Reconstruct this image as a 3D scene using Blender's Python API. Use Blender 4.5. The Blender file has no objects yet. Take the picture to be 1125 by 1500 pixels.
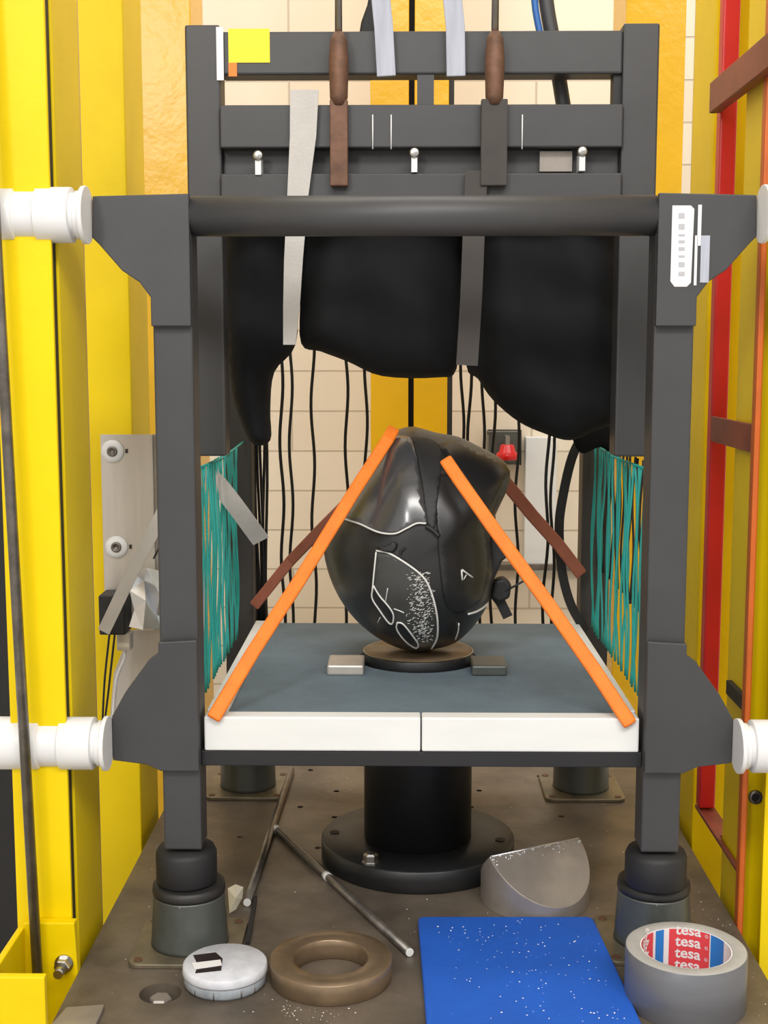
import bpy, bmesh, math, random
from mathutils import Vector, Matrix
from mathutils.geometry import delaunay_2d_cdt
random.seed(7)
R = math.radians
sc = bpy.context.scene
COL = sc.collection

# ------------------------------------------------------------------ camera
FPX, CAMH, PITCH, YAW, CAMX = 1900.0, 0.557, R(7.0), math.atan(28/1900.0), -0.017
cam = bpy.data.objects.new('camera', bpy.data.cameras.new('camera'))
COL.objects.link(cam)
cam.data.sensor_fit = 'VERTICAL'; cam.data.sensor_height = 36.0
cam.data.lens = FPX/1500*36.0
cam.data.clip_start = 0.02
cam.location = (CAMX, 0, CAMH)
cam.rotation_euler = (R(90)-PITCH, 0, YAW)
sc.camera = cam

# ------------------------------------------------------------------ world, lamps, exposure
w = bpy.data.worlds.new('room_light'); sc.world = w; w.use_nodes = True
w.node_tree.nodes['Background'].inputs[0].default_value = (1.0, 0.96, 0.90, 1)
w.node_tree.nodes['Background'].inputs[1].default_value = 0.72
def area(name, loc, rot, sx, sy, power, col=(1, .97, .92)):
    l = bpy.data.lights.new(name, 'AREA'); l.shape = 'RECTANGLE'; l.size = sx; l.size_y = sy
    l.energy = power; l.color = col
    o = bpy.data.objects.new(name, l); o.location = loc; o.rotation_euler = rot; COL.objects.link(o); return o
area('ceiling_lamp_front', (0.35, -0.9, 2.25), (R(40), 0, R(4)), 2.2, 0.5, 46)
area('ceiling_lamp_back', (0.0, 1.75, 2.35), (R(14), 0, 0), 2.6, 0.45, 30)
area('window_light', (-1.05, -1.5, 1.70), (R(82), 0, R(-33)), 0.42, 0.60, 17, (1, .98, .95))
sc.view_settings.view_transform = 'Standard'
sc.view_settings.look = 'None'
sc.view_settings.gamma = 1
sc.view_settings.exposure = 0.30
sc.view_settings.use_curve_mapping = False

# ------------------------------------------------------------------ measuring helpers (rays of the survey camera)
_f = Vector((-math.sin(YAW)*math.cos(PITCH), math.cos(YAW)*math.cos(PITCH), -math.sin(PITCH)))
_r = Vector((math.cos(YAW), math.sin(YAW), 0)); _u = _r.cross(_f); _c = Vector((CAMX, 0, CAMH))
def at(px, py, y):
    d = _f + _r*((px-562.5)/FPX) - _u*((py-750)/FPX)
    return _c + d*((y-_c.y)/d.y)
def on(px, py, z=0.0):
    d = _f + _r*((px-562.5)/FPX) - _u*((py-750)/FPX)
    return _c + d*((z-_c.z)/d.z)

# ------------------------------------------------------------------ materials
def mat(name, col, rough=.5, metal=0., var=0., vscale=12., dark=None, bump=0., bscale=60., spec=.5,
        chip=None, chip_thr=.72, chip_scale=45., stretch=(1, 1, 1), coat=0., rvar=0.):
    m = bpy.data.materials.new(name); m.use_nodes = True
    nt = m.node_tree; b = nt.nodes['Principled BSDF']
    b.inputs['Roughness'].default_value = rough; b.inputs['Metallic'].default_value = metal
    b.inputs['Specular IOR Level'].default_value = spec
    b.inputs['Coat Weight'].default_value = coat; b.inputs['Coat Roughness'].default_value = .08
    b.inputs['Base Color'].default_value = (*col, 1)
    tc = nt.nodes.new('ShaderNodeTexCoord'); mp = nt.nodes.new('ShaderNodeMapping')
    mp.inputs['Scale'].default_value = stretch
    nt.links.new(tc.outputs['Object'], mp.inputs['Vector'])
    def noise(scale, detail=6, rough_=.6):
        n = nt.nodes.new('ShaderNodeTexNoise'); n.inputs['Scale'].default_value = scale
        n.inputs['Detail'].default_value = detail; n.inputs['Roughness'].default_value = rough_
        nt.links.new(mp.outputs['Vector'], n.inputs['Vector']); return n
    def ramp(src, a, bb):
        r = nt.nodes.new('ShaderNodeMapRange'); r.inputs['From Min'].default_value = a; r.inputs['From Max'].default_value = bb
        nt.links.new(src, r.inputs['Value']); return r.outputs['Result']
    def mix(fac, a, bb):
        x = nt.nodes.new('ShaderNodeMix'); x.data_type = 'RGBA'
        nt.links.new(fac, x.inputs['Factor'])
        for s, v in (('A', a), ('B', bb)):
            sock = [i for i in x.inputs if i.name == s and i.type == 'RGBA'][0]
            if isinstance(v, tuple): sock.default_value = (*v, 1)
            else: nt.links.new(v, sock)
        return [o for o in x.outputs if o.type == 'RGBA'][0]
    out = None
    if var > 0:
        n = noise(vscale)
        d = dark or tuple(c*(1-var) for c in col)
        out = mix(ramp(n.outputs['Fac'], .35, .65), d, col)
        if rvar:
            rr = nt.nodes.new('ShaderNodeMapRange'); rr.inputs['From Min'].default_value = .3; rr.inputs['From Max'].default_value = .7
            rr.inputs['To Min'].default_value = rough+rvar; rr.inputs['To Max'].default_value = rough-rvar
            nt.links.new(n.outputs['Fac'], rr.inputs['Value']); nt.links.new(rr.outputs['Result'], b.inputs['Roughness'])
    if chip:
        n2 = noise(chip_scale, 4, .7)
        out = mix(ramp(n2.outputs['Fac'], chip_thr, chip_thr+.03), out if out else col, chip)
    if out: nt.links.new(out, b.inputs['Base Color'])
    if bump:
        n3 = noise(bscale, 3)
        bp = nt.nodes.new('ShaderNodeBump'); bp.inputs['Strength'].default_value = bump; bp.inputs['Distance'].default_value = .002
        nt.links.new(n3.outputs['Fac'], bp.inputs['Height']); nt.links.new(bp.outputs['Normal'], b.inputs['Normal'])
    return m

YELLOW = mat('yellow_paint', (.86, .625, .0), .42, spec=.25, var=.12, vscale=5, bump=.15, bscale=70, chip=(.06, .04, .015), chip_thr=.735, chip_scale=38)
YELLOW_BOUNCE = mat('yellow_paint_amber_bounce', (.82, .47, .002), .25, spec=.45, var=.12, vscale=6, bump=.4, bscale=34, chip=(.10, .06, .02), chip_thr=.75)  # deeper amber than the front columns; bounced light put into the colour
BLACKP = mat('black_paint', (.047, .047, .050), .48, var=.15, vscale=14, bump=.05)
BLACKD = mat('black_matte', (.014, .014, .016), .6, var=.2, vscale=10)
BAGM = mat('black_bag_cloth', (.011, .012, .014), .85, spec=.2, var=.3, vscale=14, bump=.3, bscale=25)
PED = mat('black_steel', (.013, .014, .016), .42, var=.3, vscale=25, bump=.1, bscale=90, chip=(.5, .5, .48), chip_thr=.74, chip_scale=60)
PLATE = mat('worn_steel_plate', (.190, .155, .120), .42, .25, var=.5, vscale=11, bump=.12, bscale=150, chip=(.40, .37, .32), chip_thr=.74, chip_scale=70, rvar=.08)
STEEL = mat('bright_steel', (.55, .54, .52), .28, 1., var=.15, vscale=30)
DSTEEL = mat('dark_steel_rod', (.24, .22, .20), .34, .7, var=.4, vscale=60)
BRONZE = mat('brown_bronze', (.28, .20, .125), .38, .55, var=.35, vscale=30, rvar=.08, bump=.05)
KERB = mat('brushed_grey_steel', (.36, .32, .285), .38, .4, var=.3, vscale=16, rvar=.08)
ALU = mat('aluminium', (.56, .52, .48), .42, .5, var=.10, vscale=14, stretch=(6, 6, .5))
FOIL = mat('foil', (.78, .79, .82), .28, .85, bump=.4, bscale=40)
WHITE = mat('white_plastic', (.76, .76, .77), .4, var=.05)
OFFW = mat('white_tape', (.74, .75, .74), .55, var=.06, vscale=8, stretch=(1, 1, 4))
FOAM = mat('blue_grey_foam', (.125, .170, .210), .8, var=.18, vscale=22, bump=.4, bscale=180)
RUBBER = mat('black_rubber', (.018, .017, .017), .5, bump=.1)
BUFF = mat('grey_green_steel', (.105, .115, .108), .36, .3, var=.3, vscale=22, chip=(.4, .42, .4), chip_thr=.72, chip_scale=80)
BRASSP = mat('olive_steel', (.24, .205, .14), .4, .5, var=.4, vscale=30)
BLUE = mat('blue_foam', (.008, .105, .56), .75, var=.14, vscale=14, bump=.3, bscale=130)
ORANGE = mat('orange_webbing', (.92, .21, .015), .65, var=.15, vscale=60, bump=.4, bscale=300)
RUSTSTRAP = mat('faded_red_webbing', (.42, .14, .09), .8, var=.2)
GREYSTRAP = mat('grey_webbing', (.52, .50, .48), .7, var=.1, vscale=30, bump=.3, bscale=300)
BROWNSTRAP = mat('dark_grey_webbing', (.065, .058, .055), .8, var=.2, vscale=30)
SLING = mat('pale_blue_webbing', (.42, .44, .52), .6, var=.2, vscale=50, stretch=(4, 4, .3))
RUST = mat('rusty_iron', (.19, .095, .058), .6, .3, var=.5, vscale=45, bump=.3)
TEAL = mat('teal_cord', (.02, .36, .33), .5)
BCORD = mat('black_cord', (.012, .012, .012), .6)
RED = mat('red_paint', (.62, .012, .018), .38, var=.15, vscale=14, chip=(.75, .55, .5), chip_thr=.74, chip_scale=60)
ORRED = mat('orange_red_paint', (.62, .125, .012), .45, var=.2, vscale=18)
BROWNRED = mat('brown_red_paint', (.26, .050, .030), .45, var=.3, vscale=24)
WOOD = mat('pinkish_strip', (.66, .42, .22), .5, var=.18, vscale=30)
SHELL = mat('gloss_black_shell', (.011, .011, .0125), .36, var=.2, vscale=10, bump=.03, bscale=30)
SHELLM = mat('matte_black_shell', (.017, .017, .018), .36, var=.3, vscale=20, bump=.12, bscale=90, chip=(.28, .28, .28), chip_thr=.745, chip_scale=90)
SCUFF = mat('scuffed_panel', (.055, .055, .052), .5, var=.3, vscale=40)
VISOR = mat('dark_visor', (.050, .051, .056), .24, spec=.9, coat=.25)
CREAM = mat('cream_paper', (.72, .68, .55), .8, var=.1)
REDLABEL = mat('red_print', (.72, .06, .075), .6)
BLUELABEL = mat('blue_print', (.02, .20, .62), .6)
PAPERW = mat('white_print', (.80, .79, .80), .6)
DUCT = mat('grey_duct_tape', (.165, .17, .19), .34, .25, var=.12, vscale=10, stretch=(1, 1, 8))
DUCTS = mat('tape_side', (.42, .41, .39), .55, var=.1, vscale=60)
CONC = mat('grey_floor_paint', (.50, .49, .47), .6, var=.15, vscale=5)
PLASTER = mat('white_wall_paint', (.70, .66, .60), .8, var=.06, vscale=3)
CEILM = mat('ceiling_paint', (.75, .74, .72), .9, var=.04)
PUCKM = mat('clear_grey_plastic', (.40, .44, .49), .25, var=.35, vscale=60)
STICKY = mat('yellow_sticker', (.78, .66, .01), .5)
STICKO = mat('orange_sticker', (.90, .20, .01), .5)
REDCAP = mat('red_cap', (.60, .008, .010), .3)
BLUEHOSE = mat('blue_hose', (.02, .12, .40), .4)
GREYMARK = mat('grey_print', (.42, .42, .45), .6)
DEBRIS = mat('white_crumbs', (.86, .84, .80), .6)
SPECK = mat('white_scratch', (.66, .66, .64), .6)

def brick_mat():
    m = bpy.data.materials.new('painted_cream_brick'); m.use_nodes = True
    nt = m.node_tree; b = nt.nodes['Principled BSDF']; b.inputs['Roughness'].default_value = .6
    tc = nt.nodes.new('ShaderNodeTexCoord'); s = nt.nodes.new('ShaderNodeSeparateXYZ'); c = nt.nodes.new('ShaderNodeCombineXYZ')
    nt.links.new(tc.outputs['Object'], s.inputs[0]); nt.links.new(s.outputs['X'], c.inputs['X']); nt.links.new(s.outputs['Z'], c.inputs['Y'])
    br = nt.nodes.new('ShaderNodeTexBrick')
    br.inputs['Scale'].default_value = 1; br.inputs['Brick Width'].default_value = .48; br.inputs['Row Height'].default_value = .08
    br.inputs['Mortar Size'].default_value = .0022; br.inputs['Mortar Smooth'].default_value = .4
    br.inputs['Color1'].default_value = (.74, .65, .52, 1); br.inputs['Color2'].default_value = (.78, .70, .57, 1)
    br.inputs['Mortar'].default_value = (.54, .46, .36, 1)
    nt.links.new(c.outputs[0], br.inputs['Vector']); nt.links.new(br.outputs['Color'], b.inputs['Base Color'])
    bp = nt.nodes.new('ShaderNodeBump'); bp.inputs['Strength'].default_value = .5; bp.inputs['Distance'].default_value = .004; bp.invert = True
    nt.links.new(br.outputs['Fac'], bp.inputs['Height']); nt.links.new(bp.outputs['Normal'], b.inputs['Normal'])
    return m
BRICK = brick_mat()

# ------------------------------------------------------------------ building helpers
def thing(name, label, cat, loc, group=None):
    o = bpy.data.objects.new(name, None); COL.objects.link(o)
    o.location = loc; o.empty_display_size = .05
    o['label'] = label; o['category'] = cat
    if group: o['group'] = group
    return o
def tag(o, label, cat, group=None, kind=None):
    o['label'] = label; o['category'] = cat
    if group: o['group'] = group
    if kind: o['kind'] = kind
    return o
def rootloc(o):
    while o.parent: o = o.parent
    return o.location.copy()

class MB:
    """collects shapes in world coordinates and links them as ONE mesh object"""
    def __init__(self): self.b = bmesh.new(); self.mi = 0
    def face(self, vs):
        try:
            f = self.b.faces.new(vs); f.material_index = self.mi; return f
        except ValueError: return None
    def box(self, x0, x1, y0, y1, z0, z1):
        v = [self.b.verts.new((x, y, z)) for z in (z0, z1) for y in (y0, y1) for x in (x0, x1)]
        for q in ((0, 2, 3, 1), (4, 5, 7, 6), (0, 1, 5, 4), (2, 6, 7, 3), (0, 4, 6, 2), (1, 3, 7, 5)): self.face([v[i] for i in q])
        return self
    def prism(self, pts, y0, y1):                       # outline in x,z
        a = [self.b.verts.new((p[0], y0, p[1])) for p in pts]; c = [self.b.verts.new((p[0], y1, p[1])) for p in pts]
        n = len(pts); self.face(a); self.face(c[::-1])
        for i in range(n): self.face([a[i], c[i], c[(i+1) % n], a[(i+1) % n]])
        return self
    def slab(self, pts, z0, z1):                        # outline in x,y
        a = [self.b.verts.new((p[0], p[1], z0)) for p in pts]; c = [self.b.verts.new((p[0], p[1], z1)) for p in pts]
        n = len(pts); self.face(a[::-1]); self.face(c)
        for i in range(n): self.face([a[i], a[(i+1) % n], c[(i+1) % n], c[i]])
        return self
    def tube(self, pts, r, seg=10, caps=True):
        pts = [Vector(p) for p in pts]; n = len(pts)
        rr = r if isinstance(r, (list, tuple)) else [r]*n
        t0 = (pts[1]-pts[0]).normalized()
        nrm = t0.cross(Vector((0, 0, 1)));
        if nrm.length < .05: nrm = t0.cross(Vector((1, 0, 0)))
        nrm.normalize(); rings = []
        for i in range(n):
            t = (pts[min(i+1, n-1)]-pts[max(i-1, 0)]).normalized()
            nrm = (nrm-t*nrm.dot(t)).normalized(); bn = t.cross(nrm)
            rings.append([self.b.verts.new(pts[i]+(nrm*math.cos(2*math.pi*k/seg)+bn*math.sin(2*math.pi*k/seg))*rr[i]) for k in range(seg)])
        for i in range(n-1):
            for k in range(seg):
                f = self.face([rings[i][k], rings[i][(k+1) % seg], rings[i+1][(k+1) % seg], rings[i+1][k]])
                if f: f.smooth = True
        if caps: self.face(rings[0][::-1]); self.face(rings[-1])
        return self
    def lathe(self, prof, c, axis='z', seg=48, smooth=True, cap=True):   # profile [(radius, height)]
        rings = []
        for (r, h) in prof:
            ring = []
            for k in range(seg):
                a = 2*math.pi*k/seg; u, v = r*math.cos(a), r*math.sin(a)
                p = {'z': (u, v, h), 'y': (u, h, -v), 'x': (h, u, v)}[axis]
                ring.append(self.b.verts.new((c[0]+p[0], c[1]+p[1], c[2]+p[2])))
            rings.append(ring)
        for i in range(len(rings)-1):
            for k in range(seg):
                f = self.face([rings[i][k], rings[i][(k+1) % seg], rings[i+1][(k+1) % seg], rings[i+1][k]])
                if f: f.smooth = smooth
        if cap and prof[0][0] > 0: self.face(rings[0][::-1])
        if cap and prof[-1][0] > 0: self.face(rings[-1])
        return self
    def ribbon(self, pts, width, thick, face=Vector((0, -1, 0)), twist=None):
        pts = [Vector(p) for p in pts]; n = len(pts); rows = []
        for i in range(n):
            t = (pts[min(i+1, n-1)]-pts[max(i-1, 0)]).normalized()
            s = t.cross(face);
            s.normalize(); nn = s.cross(t).normalized()
            rows.append([self.b.verts.new(pts[i]+s*(a*width/2)+nn*(c*thick/2)) for a, c in ((-1, -1), (1, -1), (1, 1), (-1, 1))])
        for i in range(n-1):
            for k in range(4): self.face([rows[i][k], rows[i][(k+1) % 4], rows[i+1][(k+1) % 4], rows[i+1][k]])
        self.face(rows[0][::-1]); self.face(rows[-1]); return self
    def build(self, name, m, parent=None, bevel=0, seg=2, smooth=False):
        bm = self.b
        bmesh.ops.remove_doubles(bm, verts=bm.verts, dist=1e-6)
        bmesh.ops.recalc_face_normals(bm, faces=bm.faces)
        if parent: org = rootloc(parent)
        else:
            xs = [v.co for v in bm.verts]
            org = Vector(((min(v.x for v in xs)+max(v.x for v in xs))/2, (min(v.y for v in xs)+max(v.y for v in xs))/2, min(v.z for v in xs)))
        bmesh.ops.translate(bm, verts=bm.verts, vec=-org)
        if smooth:
            for f in bm.faces: f.smooth = True
        me = bpy.data.meshes.new(name); bm.to_mesh(me); bm.free()
        for mm in (m if isinstance(m, (list, tuple)) else [m]): me.materials.append(mm)
        o = bpy.data.objects.new(name, me); COL.objects.link(o)
        if parent: o.parent = parent
        else: o.location = org
        if bevel:
            b = o.modifiers.new('bevel', 'BEVEL'); b.width = bevel; b.segments = seg; b.limit_method = 'ANGLE'; b.angle_limit = R(40)
            b.harden_normals = False
        return o

def struct(name, mb, m):
    o = mb.build(name, m); o['kind'] = 'structure'; return o
def spline(pts, n=8):
    pts = [Vector(p) for p in pts]; out = []
    P = [pts[0]*2-pts[1]]+pts+[pts[-1]*2-pts[-2]]
    for i in range(1, len(P)-2):
        for k in range(n):
            t = k/n; a, b, c, d = P[i-1], P[i], P[i+1], P[i+2]
            out.append(.5*((2*b)+(c-a)*t+(2*a-5*b+4*c-d)*t*t+(3*b-a-3*c+d)*t**3))
    out.append(pts[-1]); return out
def lerp(a, b, t): return Vector(a)*(1-t)+Vector(b)*t
def inside(p, poly):
    x, y = p; r = False; n = len(poly)
    for i in range(n):
        x1, y1 = poly[i]; x2, y2 = poly[(i+1) % n]
        if (y1 > y) != (y2 > y) and x < (x2-x1)*(y-y1)/(y2-y1)+x1: r = not r
    return r
def edist(p, poly):
    best = 1e9; px, py = p; n = len(poly)
    for i in range(n):
        x1, y1 = poly[i]; x2, y2 = poly[(i+1) % n]
        dx, dy = x2-x1, y2-y1; L = dx*dx+dy*dy
        t = 0 if L == 0 else max(0, min(1, ((px-x1)*dx+(py-y1)*dy)/L))
        best = min(best, math.hypot(px-x1-t*dx, py-y1-t*dy))
    return best
def sheet(poly, step):
    """fills an x,z outline with an even triangle mesh: points, triangles"""
    b = []; n = len(poly)
    for i in range(n):
        p, q = Vector(poly[i]), Vector(poly[(i+1) % n]); k = max(1, int((q-p).length/step))
        b += [p.lerp(q, j/k) for j in range(k)]
    pts = [Vector((p[0], p[1])) for p in b]; nb = len(pts)
    x0, x1 = min(p[0] for p in poly), max(p[0] for p in poly); z0, z1 = min(p[1] for p in poly), max(p[1] for p in poly)
    i = 0; z = z0
    while z < z1:
        x = x0+(step/2 if i % 2 else 0)
        while x < x1:
            if inside((x, z), poly) and edist((x, z), poly) > step*.45: pts.append(Vector((x, z)))
            x += step
        z += step*.87; i += 1
    vs, es, fs, *_ = delaunay_2d_cdt(pts, [(k, (k+1) % nb) for k in range(nb)], [], 1, 1e-7)
    return vs, fs
def outline_xz(pix, y, smooth=0):
    p = [at(a, b, y) for a, b in pix]
    if smooth:
        q = spline(p+[p[0]], smooth)[:-1]; p = q
    return [(v.x, v.z) for v in p]

# ================================================================== SETTING
struct('floor', MB().box(-2.2, 2.2, -.6, 2.6, -.65, -.6), CONC)
struct('wall_back', MB().box(-2.2, 2.2, 2.6, 2.7, -.6, 2.5), BRICK)
struct('wall_left', MB().box(-2.3, -2.2, -.6, 2.7, -.6, 2.5), PLASTER)
struct('wall_right', MB().box(2.2, 2.3, -.6, 2.7, -.6, 2.5), PLASTER)
struct('ceiling', MB().box(-2.2, 2.2, -.6, 2.6, 2.5, 2.55), CEILM)
ledge = MB().box(-.02, .42, 2.56, 2.6, at(800, 834, 2.57).z, at(800, 826, 2.57).z)
struct('trim_1', ledge, DSTEEL)

# ---- steel base plate with drilled holes and one counterbore
HOLE = on(235, 1455)
def base_plate():
    o = MB().box(-.31, .31, .93, 1.95, -.60, 0).build('steel_base_plate', PLATE)
    cut = MB()
    cut.lathe([(.0185, -.016), (.0185, .02)], (HOLE.x, HOLE.y, 0), seg=40, smooth=False)
    for px, py in ((493, 1159), (490, 1197), (466, 1242), (352, 1226), (695, 1118), (702, 1158), (790, 1137), (804, 1148), (690, 1182), (822, 1196), (440, 1182), (455, 1128)):
        p = on(px, py); cut.lathe([(.0038, -.03), (.0038, .02)], (p.x, p.y, 0), seg=14, smooth=False)
    c = cut.build('hole_cutter', BLACKD)
    md = o.modifiers.new('holes', 'BOOLEAN'); md.object = c; md.operation = 'DIFFERENCE'; md.solver = 'EXACT'
    bpy.context.view_layer.update()
    dg = bpy.context.evaluated_depsgraph_get()
    me = bpy.data.meshes.new_from_object(o.evaluated_get(dg))
    o.modifiers.clear(); o.data = me; me.materials.clear(); me.materials.append(PLATE)
    for p in me.polygons: p.material_index = 0
    bpy.data.objects.remove(c)
    tag(o, 'brown worn steel base plate of the drop rig, drilled and scattered with crumbs', 'base plate')
    bolt = thing('hex_bolt', 'dull hex bolt sunk in the round recess near the front left of the steel plate', 'bolt', (HOLE.x, HOLE.y, -.016))
    MB().lathe([(.0125, -.016), (.0125, -.0135), (.0068, -.0135)], HOLE, seg=32).build('washer', KERB, bolt)
    MB().lathe([(.0098, -.0135), (.0098, -.005), (.0085, -.0032), (0, -.0032)], HOLE, seg=6, smooth=False).build('bolt_head', KERB, bolt)
base_plate()

# ================================================================== YELLOW TOWERS
def column(name, label, s, x0, x1, y0, ydepth, m, flange=.005, z1=1.75, gap=True):
    """s = side sign; x0 inner edge distance, x1 outer; front flange plate, a shadow gap, then the box section"""
    t = thing(name, label, 'steel column', (s*(x0+x1)/2, y0+ydepth/2, -.6), 'yellow tower columns')
    a, b = sorted((s*x0, s*x1))
    MB().box(a, b, y0, y0+flange, -.6, z1).build('front_flange', m, t, .0012)
    if gap:
        c, d = sorted((s*(x0+.0025), s*(x1-.003)))
        MB().box(c, d, y0+flange, y0+flange+.018, -.6, z1).build('gap_shade', BLACKD, t)  # black filler: the shade of the gap is put into its colour
        MB().box(a, b, y0+flange+.018, y0+ydepth, -.6, z1).build('rear_section', m, t, .0015)
    else:
        MB().box(a, b, y0+flange, y0+ydepth, -.6, z1).build('rear_section', m, t, .0015)
    return t
cAl = column('yellow_column', 'nearest bright yellow column at the left edge, behind the thin steel guide rod', -1, .317, .367, 1.12, .115, YELLOW)
cAr = thing('yellow_column', 'nearest yellow column at the right edge, with a small round bolt hole low on its face', 'steel column', (.37, 1.28, -.6), 'yellow tower columns')
MB().box(.3172, .42, 1.235, 1.31, -.6, 1.75).build('rear_section', YELLOW, cAr, .001)
MB().box(at(1119, 1150, 1.234).x, .42, 1.205, 1.2345, -.6, 1.75).build('gap_shade', BLACKD, cAr)  # shadow line behind the flange, painted as a black strip
MB().box(at(1121.5, 1150, 1.195).x, .42, 1.195, 1.2045, -.6, 1.75).build('front_flange', YELLOW, cAr, .0008)
column('yellow_column', 'second yellow column on the left, behind the aluminium plate with two washers', -1, .321, .372, 1.45, .105, YELLOW, gap=False)
column('yellow_column', 'second yellow column on the right, directly behind the red ladder rail', 1, .318, .3605, 1.45, .105, YELLOW, gap=False)
column('yellow_column', 'glossy amber yellow column deepest on the left, beside the tall black hoist post', -1, .319, .394, 1.9, .12, YELLOW_BOUNCE, gap=False)
column('yellow_column', 'amber yellow column deepest on the right, just beyond the black hoist post', 1, .296, .380, 1.9, .12, YELLOW_BOUNCE, gap=False)
h = at(1106, 1167, 1.235)
MB().lathe([(.0042, 0), (.0070, 0), (.0066, -.003), (.0042, -.003)], h, 'y', 24, cap=False).build('bolt_hole_ring', DSTEEL, cAr)
MB().lathe([(.0043, -.0002), (.0043, -.0008)], h, 'y', 20).build('hole', BLACKD, cAr)

def strip(s):
    return MB().box(*sorted((s*.323, s*.3285)), 1.250, 1.262, -.6, 1.7)
tag(strip(-1).build('edge_strip', WOOD, None, .0005), 'thin pinkish brown strip running up behind the nearest left yellow column', 'strip')
tag(MB().box(.322, .3285, 1.56, 1.575, -.6, 1.7).build('edge_strip', ALU, None, .0005), 'thin grey strip running up between the two yellow columns right of the hoist post', 'strip')

# central rear column
t = thing('yellow_column', 'yellow double column standing centred against the brick wall, black slot down its middle', 'steel column', (-.004, 2.25, -.6))
a0, a1, a2, a3 = at(543, 600, 2.2).x, at(598, 600, 2.2).x, at(606, 600, 2.2).x, at(655, 600, 2.2).x
MB().box(a0, a1, 2.2, 2.29, -.6, 1.8).build('channel', YELLOW_BOUNCE, t, .001)
MB().box(a2, a3, 2.2, 2.29, -.6, 1.8).build('channel', YELLOW_BOUNCE, t, .001)
MB().box(a1, a2, 2.25, 2.29, -.6, 1.8).build('slot_back', BLACKD, t)
MB().box(a3, a3+.009, 2.21, 2.29, -.6, 1.8).build('edge_rail', BLACKD, t)

# far-left dark post
tag(MB().box(at(-30, 1150, 1.6).x, at(24, 1150, 1.6).x, 1.6, 1.66, -.6, 1.7).build('black_post', BLACKD, None, .001),
    'black post half hidden behind the nearest left yellow column at lower left', 'post')

# guide rods with bracket (left)
rod = thing('guide_rod', 'thin upright steel guide rod in front of the nearest left yellow column', 'rod', (-.347, 1.098, -.03))
MB().tube([(-.3425, 1.098, -.045), (-.377, 1.098, 1.6)], .0047, 16).build('shaft', DSTEEL, rod)
br = thing('bracket', 'bright yellow box bracket bolted at the foot of the left column', 'bracket', (-.345, 1.06, -.05))
zt = .048
MB().prism([(-.358, zt), (-.312, zt), (-.310, 0), (-.313, -.008), (-.324, -.05), (-.358, -.05)], 1.108, 1.119).build('back_plate', YELLOW, br, .001)
fl = MB(); v = [(-.358, 1.108, zt), (-.358, 1.0, .060-.055), (-.358, 1.0, -.06), (-.358, 1.108, -.06)]
MB().slab([(-.363, 1.0), (-.357, 1.0), (-.357, 1.108), (-.363, 1.108)], -.06, .044).build('side_plate', YELLOW, br, .001)
p = at(65, 1432, 1.0)
MB().box(-.363, p.x, 1.0, 1.008, -.10, p.z).build('front_plate', YELLOW, br, .001)
MB().box(-.363, p.x, 1.008, 1.108, -.06, -.05).build('bottom_plate', YELLOW, br)
hb = thing('hex_bolt', 'shiny hex bolt with washer on the yellow bracket at lower left', 'bolt', (-.322, 1.10, .012))
MB().lathe([(.0085, 0), (.0085, -.002)], (-.322, 1.108, .010), 'y', 24).build('washer', STEEL, hb)
MB().lathe([(.0072, -.002), (.0072, -.009), (.0062, -.0098)], (-.322, 1.108, .010), 'y', 6, False).build('nut', STEEL, hb)
MB().lathe([(.0042, -.009), (.0042, -.022)], (-.322, 1.108, .010), 'y', 18).build('thread', STEEL, hb)

# ================================================================== LADDER (right)
lad = thing('ladder_frame', 'narrow steel ladder with red far rail and orange near rail at the right', 'ladder', (.32, 1.325, -.3))
MB().box(.3115, .3290, 1.390, 1.408, .056, 1.7).build('rail', RED, lad, .002)['label'] = 'red rail'
MB().box(.3108, .3168, 1.215, 1.228, -.55, 1.7).build('rail', ORRED, lad, .0015)['label'] = 'orange red rail'
a = at(1104, 640, 1.25)
zr = at(1060, 610, 1.38).z
MB().box(.3115, .3150, 1.228, 1.391, zr-.027, zr).build('rung', BROWNRED, lad, .0008)
MB().slab([(.3112, 1.228), (.3112, 1.41), (.331, 1.41), (.331, 1.315), (.3160, 1.315), (.3160, 1.228)], .050, .0545).build('rung', BROWNRED, lad, .0008)
g = MB(); z0 = .806
g.box(.3110, .3165, 1.205, 1.2148, z0, z0+.024).box(.3000, .3025, 1.165, 1.392, z0-.002, z0+.028).box(.3025, .3120, 1.165, 1.392, z0+.0255, z0+.028).box(.3025, .3120, 1.165, 1.392, z0-.002, z0+.0005).build('rung', BROWNRED, lad, .0006)
zc = at(1080, 1012, 1.27).z
MB().box(.3112, .3165, 1.228, 1.29, zc-.008, zc+.006).build('clip', BLACKD, lad)

# blue hose behind ladder
tag(MB().tube(spline([at(1076, 715, 1.7), at(1088, 730, 1.7), at(1096, 746, 1.7), at(1105, 752, 1.72), at(1118, 750, 1.75)], 6), .004, 8).build('hose', BLUEHOSE),
    'short blue hose showing in the gap beside the orange ladder rail', 'hose')
o_ = MB().lathe([(.016, 0), (.016, -.01), (.012, -.012), (.012, -.03), (.009, -.04)], at(1091, 595, 2.6), 'y', seg=20).build('pipe_fitting', DSTEEL)
tag(o_, 'small dark pipe fitting on the brick wall in the gap behind the orange ladder rail', 'fitting')

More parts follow.
